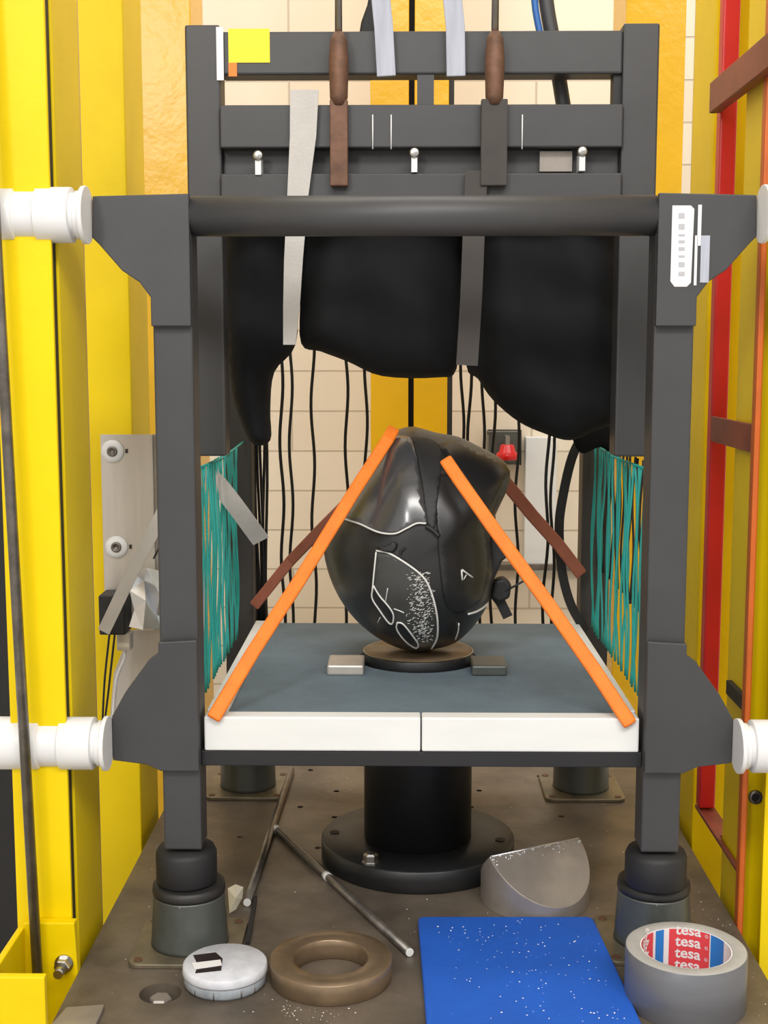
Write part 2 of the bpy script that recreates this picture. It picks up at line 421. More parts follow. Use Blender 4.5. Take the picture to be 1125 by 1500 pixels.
# ================================================================== LEFT INSTRUMENTS
al = thing('mounting_plate', 'upright aluminium mounting plate with two round washers, left of the front post', 'plate', (-.315, 1.41, .27))
MB().box(-.345, -.289, 1.40, 1.404, .262, .469).prism([(-.289, .262), (-.289, .469), (-.2885, .469), (-.2885, .262)], 1.40, 1.445).build('sheet', ALU, al, .0008)
MB().box(-.289, -.279, 1.4035, 1.407, .262, .468).build('folded_edge', KERB, al)
for px, py in ((165, 661), (171, 801)):
    c = at(px, py, 1.40)
    wsh = MB().lathe([(.0055, 0), (.0122, 0), (.0122, -.002), (.0055, -.002)], (c.x, 1.40, c.z), 'y', 32).build('washer', WHITE, al)
    MB().lathe([(.0056, -.0005), (.0056, -.004), (.0035, -.0048), (.003, -.0025), (0, -.0025)], (c.x, 1.40, c.z), 'y', 24).build('screw', DSTEEL, wsh)
    MB().box(c.x+.014, c.x+.0165, 1.399, 1.4001, c.z-.002, c.z+.0025).build('mark', BLACKD, al)
sen = thing('sensor_box', 'small black sensor box with a plug beneath it, at the foot of the aluminium plate', 'sensor', (-.325, 1.375, .24))
MB().box(-.343, -.315, 1.362, 1.398, .256, .299).build('housing', BLACKD, sen, .0015)
pc = at(183, 935, 1.38)
MB().box(pc.x-.0075, pc.x+.0075, 1.372, 1.388, pc.z-.012, .256).build('plug', ALU, sen, .001)
MB().box(pc.x-.006, pc.x+.006, 1.3715, 1.3722, pc.z-.008, pc.z-.003).build('plug_label', CREAM, sen)
MB().tube(spline([(pc.x, 1.38, pc.z-.012), at(182, 965, 1.38), at(172, 990, 1.38), at(168, 1020, 1.385), at(165, 1060, 1.39)], 6), .0018, 8).build('cable', WHITE, sen)
# foil
foil = MB()
fp = [[(194, 838), (215, 832), (243, 838), (262, 842)], [(190, 865), (212, 850), (235, 872), (262, 874)], [(198, 893), (213, 880), (228, 900), (262, 905)], [(190, 918), (210, 922), (236, 920), (256, 918)]]
ydep = [[1.352, 1.340, 1.352, 1.36], [1.346, 1.356, 1.338, 1.358], [1.352, 1.337, 1.352, 1.36], [1.354, 1.344, 1.354, 1.36]]
gv = [[foil.b.verts.new(at(*fp[i][j], ydep[i][j])) for j in range(4)] for i in range(4)]
for i in range(3):
    for j in range(3):
        foil.face([gv[i][j], gv[i][j+1], gv[i+1][j+1]]); foil.face([gv[i][j], gv[i+1][j+1], gv[i+1][j]])
fo = foil.build('foil_sheet', FOIL); sd = fo.modifiers.new('solid', 'SOLIDIFY'); sd.thickness = .0012
tag(fo, 'crumpled silver foil sheet wrapped beside the black sensor box', 'foil')
tag(MB().prism(outline_xz([(192, 922), (300, 920), (300, 1080), (160, 1080), (168, 985)], 1.42), 1.415, 1.42).build('panel', ALU, None, .0005),
    'grey beige metal panel below the foil, behind the left front post', 'panel')
tag(MB().prism(outline_xz([(238, 842), (300, 842), (300, 925), (222, 925)], 1.40), 1.408, 1.412).build('panel', SLING, None, .0005),
    'pale lilac metal panel just right of the crumpled foil', 'panel')
for lab, pts in (('left of two thin black cables hanging below the sensor box', [(162, 915), (158, 950), (153, 1000), (150, 1060)]),
                 ('right of two thin black cables hanging below the sensor box', [(168, 930), (163, 975), (158, 1020), (153, 1060)])):
    tag(MB().tube(spline([at(a, b, 1.36) for a, b in pts], 5), .0012, 6).build('cable', BCORD), lab, 'cable', 'thin black cables at the left')
tag(MB().tube(spline([at(225, 818, 1.39), at(235, 800, 1.37), at(248, 792, 1.37)], 5), .001, 6).build('cable', BCORD), 'short black wire rising above the crumpled foil', 'cable')

# ================================================================== PEDESTAL + ANVIL
ped = thing('anvil_pedestal', 'black steel pedestal with bolted round flange and flat top, under the helmet', 'pedestal', (0, 1.39, 0))
MB().lathe([(.105, 0), (.107, .002), (.107, .023), (.105, .025), (.06, .025)], (0, 1.39, 0), seg=72).build('base_flange', PED, ped)
MB().lathe([(.0595, .025), (.0595, .165), (.0595, .215)], (0, 1.39, 0), seg=64).build('shaft', PED, ped)
MB().lathe([(.0575, .215), (.060, .218), (.060, .2335), (.0592, .2347), (.0585, .2347)], (0, 1.39, 0), seg=64).build('anvil_disc', PED, ped)
MB().lathe([(.0585, .2342), (.0583, .2349), (0, .2349)], (0, 1.39, 0), seg=64).build('anvil_face', BRONZE, ped)['label'] = 'brown polished anvil face'
MB().lathe([(.0588, .2345), (.0594, .2350), (.0600, .2345)], (0, 1.39, 0), seg=64, cap=False).build('bright_rim', STEEL, ped)
MB().lathe([(.0605, .150), (.0635, .153), (.0635, .180), (.0605, .183)], (0, 1.39, 0), seg=64).build('collar', PED, ped)
for k, (px, py) in enumerate(((490, 1219), (733, 1230))):
    p = on(px, py, .0252); MB().lathe([(.0055, .0001), (.0055, .0006)], p, seg=18).build('bolt_hole', BLACKD, ped)
p = on(543, 1264, .025)
MB().lathe([(.0095, 0), (.0095, .002), (.0078, .002), (.0078, .009), (.006, .011), (0, .011)], (p.x, p.y, .025), seg=6, smooth=False).build('bolt_head', STEEL, ped)

# ================================================================== BUFFERS
def buffer(name, label, x, y, r, hgt, r2):
    t = thing(name, label, 'buffer', (x, y, 0), 'shock buffers under the four legs')
    q = .05; n = 6; pts = []
    for cx, cy, a0 in ((q, q, 0), (-q, q, 90), (-q, -q, 180), (q, -q, 270)):
        for k in range(n+1):
            a = R(a0+90*k/n); pts.append((x+math.copysign(q-.010, cx)+.010*math.cos(a), y+math.copysign(q-.010, cy)+.010*math.sin(a)))
    MB().slab(pts, 0, .0045).build('base_plate', BRASSP, t, .001)
    MB().lathe([(r2, .0045), (r2*.985, .008), (r*1.0, hgt-.012), (r*1.0, hgt-.010)], (x, y, 0)).build('cylinder', BUFF, t)
    MB().lathe([(r*1.0, hgt-.010), (r*1.025, hgt-.007), (r*1.0, hgt-.001), (r*.93, hgt), (0, hgt)], (x, y, 0)).build('rubber_cap', RUBBER, t)
    for sx in (-1, 1):
        for sy in (-1, 1):
            MB().lathe([(.0042, .0046), (.0042, .0052)], (x+sx*.041, y+sy*.041, 0), seg=14).build('screw', RUST, t)
    return t
BUF = [(-.218, 1.168), (.221, 1.180), (-.216, 1.615), (.212, 1.615)]
buffer('shock_buffer', 'grey green buffer with black rubber cap, front left, behind the white disc tub', *BUF[0], .0335, .063, .0365)
buffer('shock_buffer', 'grey green buffer with black rubber cap, front right, behind the duct tape roll', *BUF[1], .0335, .063, .0365)
buffer('shock_buffer', 'dark buffer at the back left of the plate, beside the long rod', *BUF[2], .035, .060, .036)
buffer('shock_buffer', 'dark buffer at the back right of the plate, beneath the platform corner', *BUF[3], .035, .060, .036)

# ================================================================== DROP CARRIAGE
car = thing('drop_carriage', 'black steel drop carriage on four legs with white rollers, carrying the blue grey platform', 'carriage', (0, 1.385, .066))
XP0, XP1 = .2025, .2375
LEG = [(-1, 1.168), (1, 1.168), (-1, 1.60), (1, 1.60)]
for s, y in LEG:
    a, b = sorted((s*XP0, s*XP1))
    MB().box(a, b, y-.0175, y+.0175, .10, .690).build('leg', BLACKP, car, .002)
    xc = s*.22
    MB().lathe([(.027, .0635), (.0285, .066), (.0285, .092), (.026, .097), (.0, .097)], (xc, y, 0)).build('foot', BLACKD, car)
MB().tube([(-.203, 1.16, .676), (.203, 1.16, .676)], .0175, 32).build('cross_tube', BLACKP, car)
MB().tube([(-.203, 1.60, .676), (.203, 1.60, .676)], .0175, 24).build('cross_tube', BLACKP, car)
def gpoly(s, pts): return [(s*abs(x), z) for x, z in pts]
UP = [(.2026, .6935), (.286, .6915), (.287, .656), (.281, .650), (.262, .628), (.247, .618), (.2375, .605), (.2376, .58), (.2026, .58)]
LO = [(.2026, .300), (.2376, .298), (.2376, .288), (.246, .282), (.268, .252), (.281, .229), (.281, .188), (.25, .184), (.2376, .178), (.2026, .178)]
for s in (-1, 1):
    MB().prism(gpoly(s, UP), 1.1425, 1.1498).build('gusset', BLACKP, car, .001)
    MB().prism(gpoly(s, LO), 1.1425, 1.1498).build('gusset', BLACKP, car, .001)
    for zc, xe, y in ((.674, .2875, 1.152), (.208, .2815, 1.152)):
        if s < 0: prof = [(.0245, 0), (.0245, .004), (.0205, .004), (.0205, .009), (.0185, .009), (.0185, .013), (.0235, .013), (.0235, .042), (.0212, .043), (.0212, .060), (.0235, .061), (.0235, .13)]
        else: prof = [(.0245, 0), (.0245, .004), (.0205, .004), (.0205, .009), (.0185, .009), (.0185, .013), (.0235, .013), (.0235, .05)]
        MB().lathe([(r_, s*(xe+h_)) for r_, h_ in prof], (0, y-.022, zc), 'x', 40).build('roller', WHITE, car, .0006)
# labels on the upper right gusset
def lab(x0p, y0p, x1p, y1p, m, name, yy=1.1422, th=.0006, par=car, bev=.0):
    a, b = at(x0p, y1p, yy), at(x1p, y0p, yy)
    return MB().box(a.x, b.x, yy-th, yy, a.z, b.z).build(name, m, par, bev)
pl_ = MB().prism(outline_xz([(985, 301), (1012, 301), (1017, 306), (1012, 414), (1006, 420), (988, 420), (982, 412)], 1.142), 1.1418, 1.1424)
s1 = pl_.build('sticker', WHITE, car)
for k, (a, b) in enumerate(((312, 320), (328, 336), (343, 346), (352, 356), (362, 367), (374, 377), (384, 391), (398, 404))):
    lab(994, a, 1003, b, GREYMARK, 'print', 1.1417, .0003, s1)
lab(1021, 300, 1028, 360, WHITE, 'sticker'); lab(1016, 345, 1022, 418, WHITE, 'sticker'); lab(1025, 345, 1040, 414, SLING, 'sticker')
# platform : frame, foam with a round hole, white edge bars
ZT = .226
def holed(x0, x1, y0, y1, z0, z1, c, r, n=48):
    m = MB(); b = m.b
    cor = [(x1, y1), (x0, y1), (x0, y0), (x1, y0)]
    inn, out = [], []
    for k in range(n):
        a = 2*math.pi*k/n; dx, dy = math.cos(a), math.sin(a)
        inn.append((c[0]+r*dx, c[1]+r*dy))
        tx = ((x1 if dx > 0 else x0)-c[0])/dx if abs(dx) > 1e-6 else 1e9
        ty = ((y1 if dy > 0 else y0)-c[1])/dy if abs(dy) > 1e-6 else 1e9
        t = min(tx, ty); out.append((c[0]+t*dx, c[1]+t*dy))
    for cx, cy in cor:                                   # snap the nearest rim point to each corner
        i = min(range(n), key=lambda k: (out[k][0]-cx)**2+(out[k][1]-cy)**2); out[i] = (cx, cy)
    L = [[b.verts.new((p[0], p[1], z)) for p in ring] for ring in (inn, out) for z in (z0, z1)]
    for k in range(n):
        j = (k+1) % n
        m.face([L[1][k], L[1][j], L[3][j], L[3][k]]); m.face([L[0][k], L[2][k], L[2][j], L[0][j]])
        m.face([L[2][k], L[3][k], L[3][j], L[2][j]]); m.face([L[0][k], L[0][j], L[1][j], L[1][k]])
    return m
PC = (0, 1.39)
foam = holed(-.178, .178, 1.174, 1.575, .205, ZT-.001, PC, .066).build('foam_pad', FOAM, car)
MB().box(-.199, -.0006, 1.154, 1.173, .194, ZT).build('edge_bar', OFFW, car, .0015)
MB().box(.0006, .199, 1.154, 1.173, .194, ZT).build('edge_bar', OFFW, car, .0015)
MB().box(-.199, -.179, 1.1735, 1.575, .195, ZT+.002).build('side_bar', OFFW, car, .0015)
MB().box(.179, .199, 1.1735, 1.575, .195, ZT+.002).build('side_bar', OFFW, car, .0015)
holed(-.2024, .2024, 1.156, 1.615, .179, .1935, PC, .068).build('platform_frame', BLACKD, car, .001)
for px0, px1 in ((478, 532), (692, 744)):
    a, b = on(px0, 992, ZT), on(px1, 992, ZT)
    MB().box(a.x, b.x, 1.312, 1.36, ZT-.001, ZT+.010).build('ghost_block', BUFF if px0 > 600 else ALU, car, .002)  # added blocks, shaped after the blurred ghost of the hole edges
# safety nets and curved strip hang inside the carriage sides
def net(name, label, m, strands, r):
    t = MB()
    for pts in strands: t.tube(pts, r, 5)
    return tag(t.build(name, m), label, 'net')
def wavy(x, y, z0, z1, amp, k, seed, bow=0., fq=9.):
    rn = random.Random(seed); ph = rn.random()*6; ph2 = rn.random()*6; out = []
    for i in range(k+1):
        t = i/k; z = z0+(z1-z0)*t
        out.append(Vector((x+amp*math.sin(ph+t*fq)+bow*math.sin(math.pi*t), y+amp*1.6*math.sin(ph2+t*7), z)))
    return out
net('safety_net', 'teal cord net hung down the left side of the carriage', TEAL,
    [wavy(-.212, 1.205+.013*i, .225, .447, .0012, 16, i, .003*math.sin(i*2.1)) for i in range(24)]+[[Vector((-.212, 1.186, .449)), Vector((-.212, 1.39, .444)), Vector((-.212, 1.582, .449))]], .0013)
net('safety_net', 'teal cord net hung down the right side of the carriage in front of yellow column', TEAL,
    [wavy(.213, 1.205+.016*i, .225, .447, .0012, 16, 50+i, .003*math.sin(i*1.7)) for i in range(23)]+[[Vector((.213, 1.186, .449)), Vector((.213, 1.39, .444)), Vector((.213, 1.582, .449))]], .0013)
net('safety_net', 'black cord net hung down the right side of the carriage above the teal cords', BCORD,
    [wavy(.2185, 1.215+.021*i, .30, .452, .001, 10, 90+i) for i in range(17)], .0013)
cx = [412, 424, 461, 503, 540, 674, 690, 708, 722, 762, 800, 816]
st = []
for i, px in enumerate(cx):
    p = at(px, 600, 1.622)
    st.append(wavy(p.x, 1.6245, .19, .69, .0022, 40, 200+i, .004*math.sin(i*2.7), 21))
net('safety_net', 'black cord net hanging in wavy lines behind the helmet before the brick wall', BCORD, st, .0021)
net('safety_net', 'dark cords bunched at the left rear leg of the carriage', BCORD, [wavy(-.190-.003*i, 1.628, .20, .66, .002, 12, 300+i) for i in range(6)], .002)
# curved black strap on right rear leg
c_ = [at(858, 630, 1.56), at(838, 670, 1.56), at(824, 730, 1.56), at(819, 775, 1.56), at(823, 835, 1.56), at(836, 885, 1.56), at(858, 925, 1.56)]
tag(MB().ribbon(spline(c_, 6), .011, .004).build('curved_strip', BLACKD), 'curved black strip bowing out from the right rear leg', 'strip')

# ================================================================== HOIST FRAME
ho = thing('hoist_frame', 'tall black hoist frame of two posts and two beams above the carriage', 'frame', (0, 1.30, .46))
for s in (-1, 1):
    a, b = sorted((s*(.193 if s < 0 else .192), s*.2265))
    MB().box(a, b, 1.283, 1.317, .455, .868).build('post', BLACKP, ho, .002)
MB().box(-.193, .192, 1.285, 1.315, .822, .862).build('top_beam', BLACKP, ho, .002)
MB().box(-.193, .192, 1.294, 1.306, .70, .792).box(-.193, .192, 1.275, 1.3, .752, .792).box(-.193, .192, 1.275, 1.3, .70, .728).build('lower_beam', BLACKP, ho, .0015)
MB().box(-.004, .012, 1.287, 1.300, .792, .822).build('spacer', BLACKP, ho)
MB().box(at(897, 100, 1.30).x, .192, 1.290, 1.31, .78, .822).build('corner_plate', BLACKD, ho)
for px, py in ((378, 228), (607, 224), (853, 222)):
    c = at(px, py, 1.274)
    MB().lathe([(.005, 0), (.005, -.003), (.0035, -.004), (0, -.004)], (c.x, 1.275, c.z), 'y', 20).build('bolt', STEEL, ho)
    MB().box(c.x-.0028, c.x+.0028, 1.273, 1.2938, c.z-.018, c.z-.002).build('bolt_streak', WHITE, ho)  # bright vertical streak at the bolt, put in as a thin white box
for px in (546, 573, 765):
    c = at(px, 190, 1.274); MB().tube([(c.x, 1.2742, c.z-.018), (c.x, 1.2742, c.z+.014)], .0007, 6).build('wire_end', WHITE, ho)
a, b = at(790, 245, 1.29), at(838, 208, 1.29); MB().box(a.x, b.x, 1.287, 1.2935, .731, .750).build('pale_block', KERB, ho)
lab(335, 42, 395, 92, STICKY, 'sticker', 1.2848, .0006, ho)['label'] = 'yellow sticker'
lab(335, 92, 347, 112, STICKO, 'sticker', 1.2848, .0006, ho)['label'] = 'orange sticker'
a, b = at(318, 118, 1.283), at(327, 40, 1.283); MB().box(a.x, b.x, 1.2815, 1.2828, a.z, b.z).build('sticker', WHITE, ho)['label'] = 'narrow white sticker'

def rodset(label, px, rx):
    c = at(px, 60, 1.268)
    t = thing('lifting_rod', label, 'rod', (c.x, 1.268, .70), 'lifting rods of the hoist')
    MB().tube([(c.x, 1.268, .855), (c.x, 1.268, 1.5)], .0035, 12).build('shaft', STEEL, t)
    MB().lathe([(.006, .790), (.0085, .797), (.0095, .83), (.008, .850), (.0045, .857), (0, .857)], (c.x, 1.268, 0), seg=20).build('clevis', RUST, t)
    MB().box(c.x-rx, c.x+rx, 1.264, 1.2735, .715, .795).build('shackle_plate', RUST if rx < .01 else BROWNSTRAP, t, .001)
rodset('steel lifting rod with rusty clevis on the left of the hoist beam', 496, .0085)
rodset('steel lifting rod with rusty clevis on the right of the hoist beam', 725, .0125)
def sling(label, pts, wd):
    P3 = [at(a, b, 1.276) for a, b in pts]
    tag(MB().ribbon([Vector((P3[0].x, 1.276, 1.45))]+P3, wd, .004).build('lifting_sling', SLING, None, .0008), label, 'sling', 'webbing slings over the hoist beam')
sling('pale webbing sling crossing the hoist beam left of the centre column', [(558, 0), (562, 40), (566, 112)], .018)
sling('pale webbing sling crossing the hoist beam right of the centre column', [(663, 0), (667, 40), (668, 112)], .018)
tag(MB().prism(outline_xz([(537, 0), (548, -60), (551, 0), (549, 60), (522, 62), (528, 25)], 1.30), 1.317, 1.33).build('lifting_hook', BLACKD, None, .002), 'black hook plate beside the left pale sling', 'hook')
tag(MB().tube(spline([at(778, -120, 1.33), at(783, 0, 1.33), at(793, 60, 1.33), at(800, 110, 1.33)], 6), .0035, 10).build('hose', BLUEHOSE), 'blue hose crossing down behind the hoist top beam', 'hose')
tag(MB().tube(spline([at(790, -120, 1.335), at(800, 0, 1.335), at(812, 70, 1.335), at(827, 165, 1.335), at(838, 220, 1.335)], 6), .0075, 12).build('hose', BLACKP), 'thick black hose slanting down behind the hoist top beam', 'hose')

# hanging grey straps
P3 = [at(446, 132, 1.268), at(444, 200, 1.268), at(436, 290, 1.268), at(430, 380, 1.268), at(427, 450, 1.268), at(424, 505, 1.272)]
m_ = MB(); rows = []
for p, wd in zip(P3, (.027, .025, .020, .018, .016, .012)):
    rows.append([m_.b.verts.new(p+Vector((sx*wd/2, sy*.0012, 0))) for sx, sy in ((-1, -1), (1, -1), (1, 1), (-1, 1))])
for i in range(5):
    for k in range(4): m_.face([rows[i][k], rows[i][(k+1) % 4], rows[i+1][(k+1) % 4], rows[i+1][k]])
m_.face(rows[0]); m_.face(rows[-1])
tag(m_.build('hanging_strap', GREYSTRAP), 'pale grey strap hanging over the hoist lower beam between the black bags', 'strap')
tag(MB().ribbon([at(698, 250, 1.268), at(694, 340, 1.268), at(690, 440, 1.27), at(684, 535, 1.275)], .021, .0025).build('hanging_strap', BROWNSTRAP), 'dark grey strap hanging between the middle and right black bags', 'strap')
tag(MB().ribbon(spline([at(300, 690, 1.36), at(322, 712, 1.36), at(350, 748, 1.37), at(382, 792, 1.40)], 5), .019, .002).build('webbing_strap', GREYSTRAP), 'grey strap slanting down from the left hoist post toward the rear leg', 'strap')
tag(MB().ribbon(spline([at(246, 735, 1.30), at(226, 775, 1.30), at(188, 850, 1.31), at(152, 925, 1.32)], 5), .013, .002).build('webbing_strap', GREYSTRAP), 'pale grey strap slanting down across the aluminium plate and sensor box', 'strap')

# ================================================================== BLACK BAGS
def bag(label, pix, y, T):
    poly = outline_xz(pix, y, 4)
    vs, fs = sheet(poly, .007)
    m = MB(); F, B = [], []
    for v in vs:
        d = edist((v.x, v.y), poly); wdt = .055
        t = T*math.sqrt(max(0, 1-(1-min(d/wdt, 1))**2))
        t *= 1+.10*math.sin(v.x*62+v.y*25)+.06*math.sin(v.y*95+v.x*20)
        F.append(m.b.verts.new((v.x, y-t, v.y))); B.append(m.b.verts.new((v.x, y+t, v.y)))
    for f in fs:
        m.face([F[i] for i in f]); m.face([B[i] for i in f[::-1]])
    o = m.build('padded_bag', BAGM, None, smooth=True)
    return tag(o, label, 'bag', 'black padded bags under the hoist')
bag('narrow black padded bag hanging beside the left hoist post', [(331, 220), (372, 215), (436, 222), (437, 320), (437, 420), (433, 505), (402, 545), (396, 600), (396, 645), (370, 650), (350, 610), (338, 560), (331, 450)], 1.368, .042)
bag('wide black padded bag hanging in the middle above the helmet', [(441, 220), (560, 214), (677, 220), (678, 330), (675, 450), (669, 540), (640, 553), (560, 551), (510, 530), (470, 515), (441, 503), (440, 430), (441, 320)], 1.368, .052)
bag('largest black padded bag hanging lowest, beside the right hoist post', [(682, 220), (800, 214), (904, 222), (908, 350), (908, 480), (908, 560), (900, 615), (870, 632), (835, 645), (800, 636), (760, 618), (722, 586), (700, 555), (683, 535), (682, 430), (682, 320)], 1.368, .052)
bag('small black flap sagging between the right bag and the rear leg', [(842, 610), (905, 600), (908, 640), (900, 668), (880, 655), (852, 664), (838, 640)], 1.47, .012)

# ================================================================== HELMET
HY = 1.39
SIL = [(572, 634), (590, 627), (607, 625), (640, 634), (672, 640), (700, 653), (728, 668), (742, 680), (748, 694), (744, 712), (730, 742), (721, 764), (720, 785), (723, 815), (722, 850), (713, 885), (694, 914), (668, 938), (640, 947), (610, 951), (580, 945), (548, 928), (518, 902), (494, 868), (479, 830), (474, 795), (481, 766), (498, 742), (521, 704), (547, 664)]
HC = at(606, 795, HY)
sil = [(at(a, b, HY).x-HC.x, at(a, b, HY).z-HC.z) for a, b in SIL]
_sp = spline([Vector((a, 0, b)) for a, b in sil]+[Vector((sil[0][0], 0, sil[0][1]))], 8)
_pol = sorted((math.atan2(v.z, v.x), math.hypot(v.x, v.z)) for v in _sp[:-1])
def Rphi(a):
    n = len(_pol)
    while a < _pol[0][0]: a += 2*math.pi
    for i in range(n):
        a0, r0 = _pol[i]; a1, r1 = _pol[(i+1) % n]
        if i == n-1: a1 += 2*math.pi
        if a0 <= a <= a1: return r0+(r1-r0)*(a-a0)/max(1e-9, a1-a0)
    return _pol[-1][1]
DY = .112
def surf(x, z, off=0.):
    dx, dz = x-HC.x, z-HC.z; rho = math.hypot(dx, dz)
    q = min(1, rho/(Rphi(math.atan2(dz, dx))+1e-9))
    y = HY-DY*max(0, 1-q**2.3)**.55
    return Vector((x, y-off, z))
hel = thing('motorcycle_helmet', 'black full face helmet tipped crown down onto the anvil, held by orange straps', 'helmet', (HC.x, HY, .238))
m = MB(); NA, NP = 96, 28; rings = []
for j in range(-NP, NP+1):
    psi = math.pi/2*j/NP; q = math.cos(psi); y = HY+math.copysign(DY*max(0, 1-q**2.3)**.55, j)
    if abs(j) == NP: rings.append([m.b.verts.new((HC.x, y, HC.z))]); continue
    rings.append([m.b.verts.new((HC.x+q*Rphi(-math.pi+2*math.pi*k/NA)*math.cos(2*math.pi*k/NA-math.pi), y, HC.z+q*Rphi(-math.pi+2*math.pi*k/NA)*math.sin(2*math.pi*k/NA-math.pi))) for k in range(NA)])
for i in range(len(rings)-1):
    A, B = rings[i], rings[i+1]
    for k in range(NA):
        k2 = (k+1) % NA
        if len(A) == 1: m.face([A[0], B[k2], B[k]])
        elif len(B) == 1: m.face([A[k], A[k2], B[0]])
        else: m.face([A[k], A[k2], B[k2], B[k]])
m.build('shell', SHELLM, hel, smooth=True)
def panel(name, pix, mt, off, th=.004, sm=3, parent=None, step=.0045, yref=None):
    # the outline is measured on the shell's front surface
    poly = []
    for a, b in pix:
        y = HY-.09
        for _ in range(8):
            p = at(a, b, y); y = .5*y+.5*surf(p.x, p.z).y
        poly.append(Vector((p.x, 0, p.z)))
    if sm: poly = spline(poly+[poly[0]], sm)[:-1]
    poly = [(v.x, v.z) for v in poly]
    vs, fs = sheet(poly, step); mm = MB()
    V = [mm.b.verts.new(surf(v.x, v.y, off)) for v in vs]
    for f in fs: mm.face([V[i] for i in f])
    o = mm.build(name, mt, parent or hel, smooth=True)
    # make every face look toward -y
    if sum(p.normal.y*p.area for p in o.data.polygons) > 0: o.data.flip_normals()
    sd = o.modifiers.new('solid', 'SOLIDIFY'); sd.thickness = th; sd.offset = -1
    return o
def seam(name, pix, r, mt, off=.002, sm=5, parent=None, close=False):
    pts = []
    for a, b in pix:
        y = HY-.09
        for _ in range(8):
            p = at(a, b, y); y = .5*y+.5*surf(p.x, p.z).y
        pts.append(Vector((p.x, 0, p.z)))
    if close: pts.append(pts[0])
    pts = spline(pts, sm)
    return MB().tube([surf(p.x, p.z, off) for p in pts], r, 6).build(name, mt, parent or hel)
vis = panel('visor', [(576, 636), (600, 640), (608, 660), (613, 684), (618, 722), (626, 766), (610, 766), (594, 774), (578, 780), (555, 779), (530, 768), (500, 756), (502, 742), (521, 708), (547, 668)], VISOR, .003, .004)
seam('visor_edge', [(499, 757), (515, 763), (530, 768), (555, 779), (578, 781), (594, 774), (610, 766), (624, 766)], .0010, SPECK, .0035, parent=vis)
chin = panel('chin_bar', [(642, 650), (672, 644), (700, 656), (727, 671), (742, 684), (745, 696), (740, 710), (727, 738), (718, 758), (704, 742), (682, 706), (660, 678)], SHELL, .003, .004)
side = panel('side_shell', [(630, 690), (652, 690), (678, 712), (700, 750), (714, 785), (717, 830), (708, 872), (690, 892), (668, 898), (652, 880), (645, 830), (640, 770)], SHELL, .002, .004)
piv = panel('visor_pivot', [(604, 640), (628, 642), (645, 655), (646, 690), (640, 740), (637, 772), (626, 766), (620, 720), (614, 680), (608, 655)], BLACKD, .003, .0045, step=.003)
sc_ = panel('vent_panel', [(551, 806), (565, 808), (578, 814), (597, 826), (613, 838), (624, 850), (632, 868), (638, 890), (641, 912), (640, 936), (630, 947), (612, 949), (596, 938), (576, 915), (556, 893), (546, 872), (548, 838)], SCUFF, .002, .0035)
seam('panel_edge', [(551, 806), (565, 808), (578, 814), (597, 826), (613, 838), (624, 850), (632, 868), (638, 890), (641, 912), (640, 934), (632, 950)], .0011, SPECK, .003, parent=sc_)
seam('panel_edge', [(551, 808), (548, 838), (545, 870)], .0009, SPECK, .003, parent=sc_)
for v_ in ([(547, 857), (556, 872), (568, 886), (576, 899), (575, 912), (569, 911), (556, 893), (545, 875)], [(582, 911), (590, 913), (601, 926), (612, 942), (610, 949), (600, 944), (588, 932), (581, 920)]):
    sl = panel('vent_slot', v_, BLACKD, .0028, .0015, 2, sc_, .003)
    seam('slot_rim', v_, .0009, SPECK, .0032, 4, sc_, True)
panel('vent_button', [(550, 800), (566, 797), (576, 792), (580, 798), (574, 807), (560, 806)], BLACKD, .006, .006, 2, None, .003)
seam('shell_slit', [(586, 812), (588, 806), (594, 802)], .0013, BLACKD, .002)
seam('shell_slit', [(624, 770), (634, 776), (643, 785)], .0022, BLACKD, .003)
seam('scratch', [(568, 861), (566, 872), (565, 880)], .0005, SPECK, .0025, 2, sc_); seam('scratch', [(577, 891), (585, 894), (592, 897)], .0006, SPECK, .0025, 2, sc_)
seam('scratch', [(553, 912), (557, 904)], .0005, SPECK, .001, 2)
# scuff marks : one mesh of many tiny strokes on the panel
rn = random.Random(3); mm = MB(); k = 0
while k < 330:
    px, py = rn.gauss(617, 11), rn.uniform(838, 942)
    if px < 594 or px > 637 or (py < 860 and px > 628): continue
    y = HY-.09
    for _ in range(6):
        p = at(px, py, y); y = .5*y+.5*surf(p.x, p.z).y
    L = rn.uniform(.0008, .0034); an = rn.gauss(.35, .35)
    q = Vector((p.x+L*math.cos(an), 0, p.z+L*math.sin(an)))
    mm.tube([surf(p.x, p.z, .0021), surf(q.x, q.z, .0021)], rn.uniform(.00016, .00042), 4); k += 1
so = mm.build('scuff_marks', SPECK, sc_); so['kind'] = 'stuff'
# mark and trims
seam('emblem', [(676, 834), (677, 849)], .0009, SPECK, .003, 2); seam('emblem', [(677, 834), (685, 840), (692, 845)], .0009, SPECK, .003, 2); seam('emblem', [(679, 848), (683, 841)], .0006, SPECK, .003, 2)
seam('rim_trim', [(686, 899), (697, 896), (708, 890), (715, 884)], .0012, SPECK, .002)
seam('rim_trim', [(672, 913), (671, 925), (667, 937)], .0008, SPECK, .002)
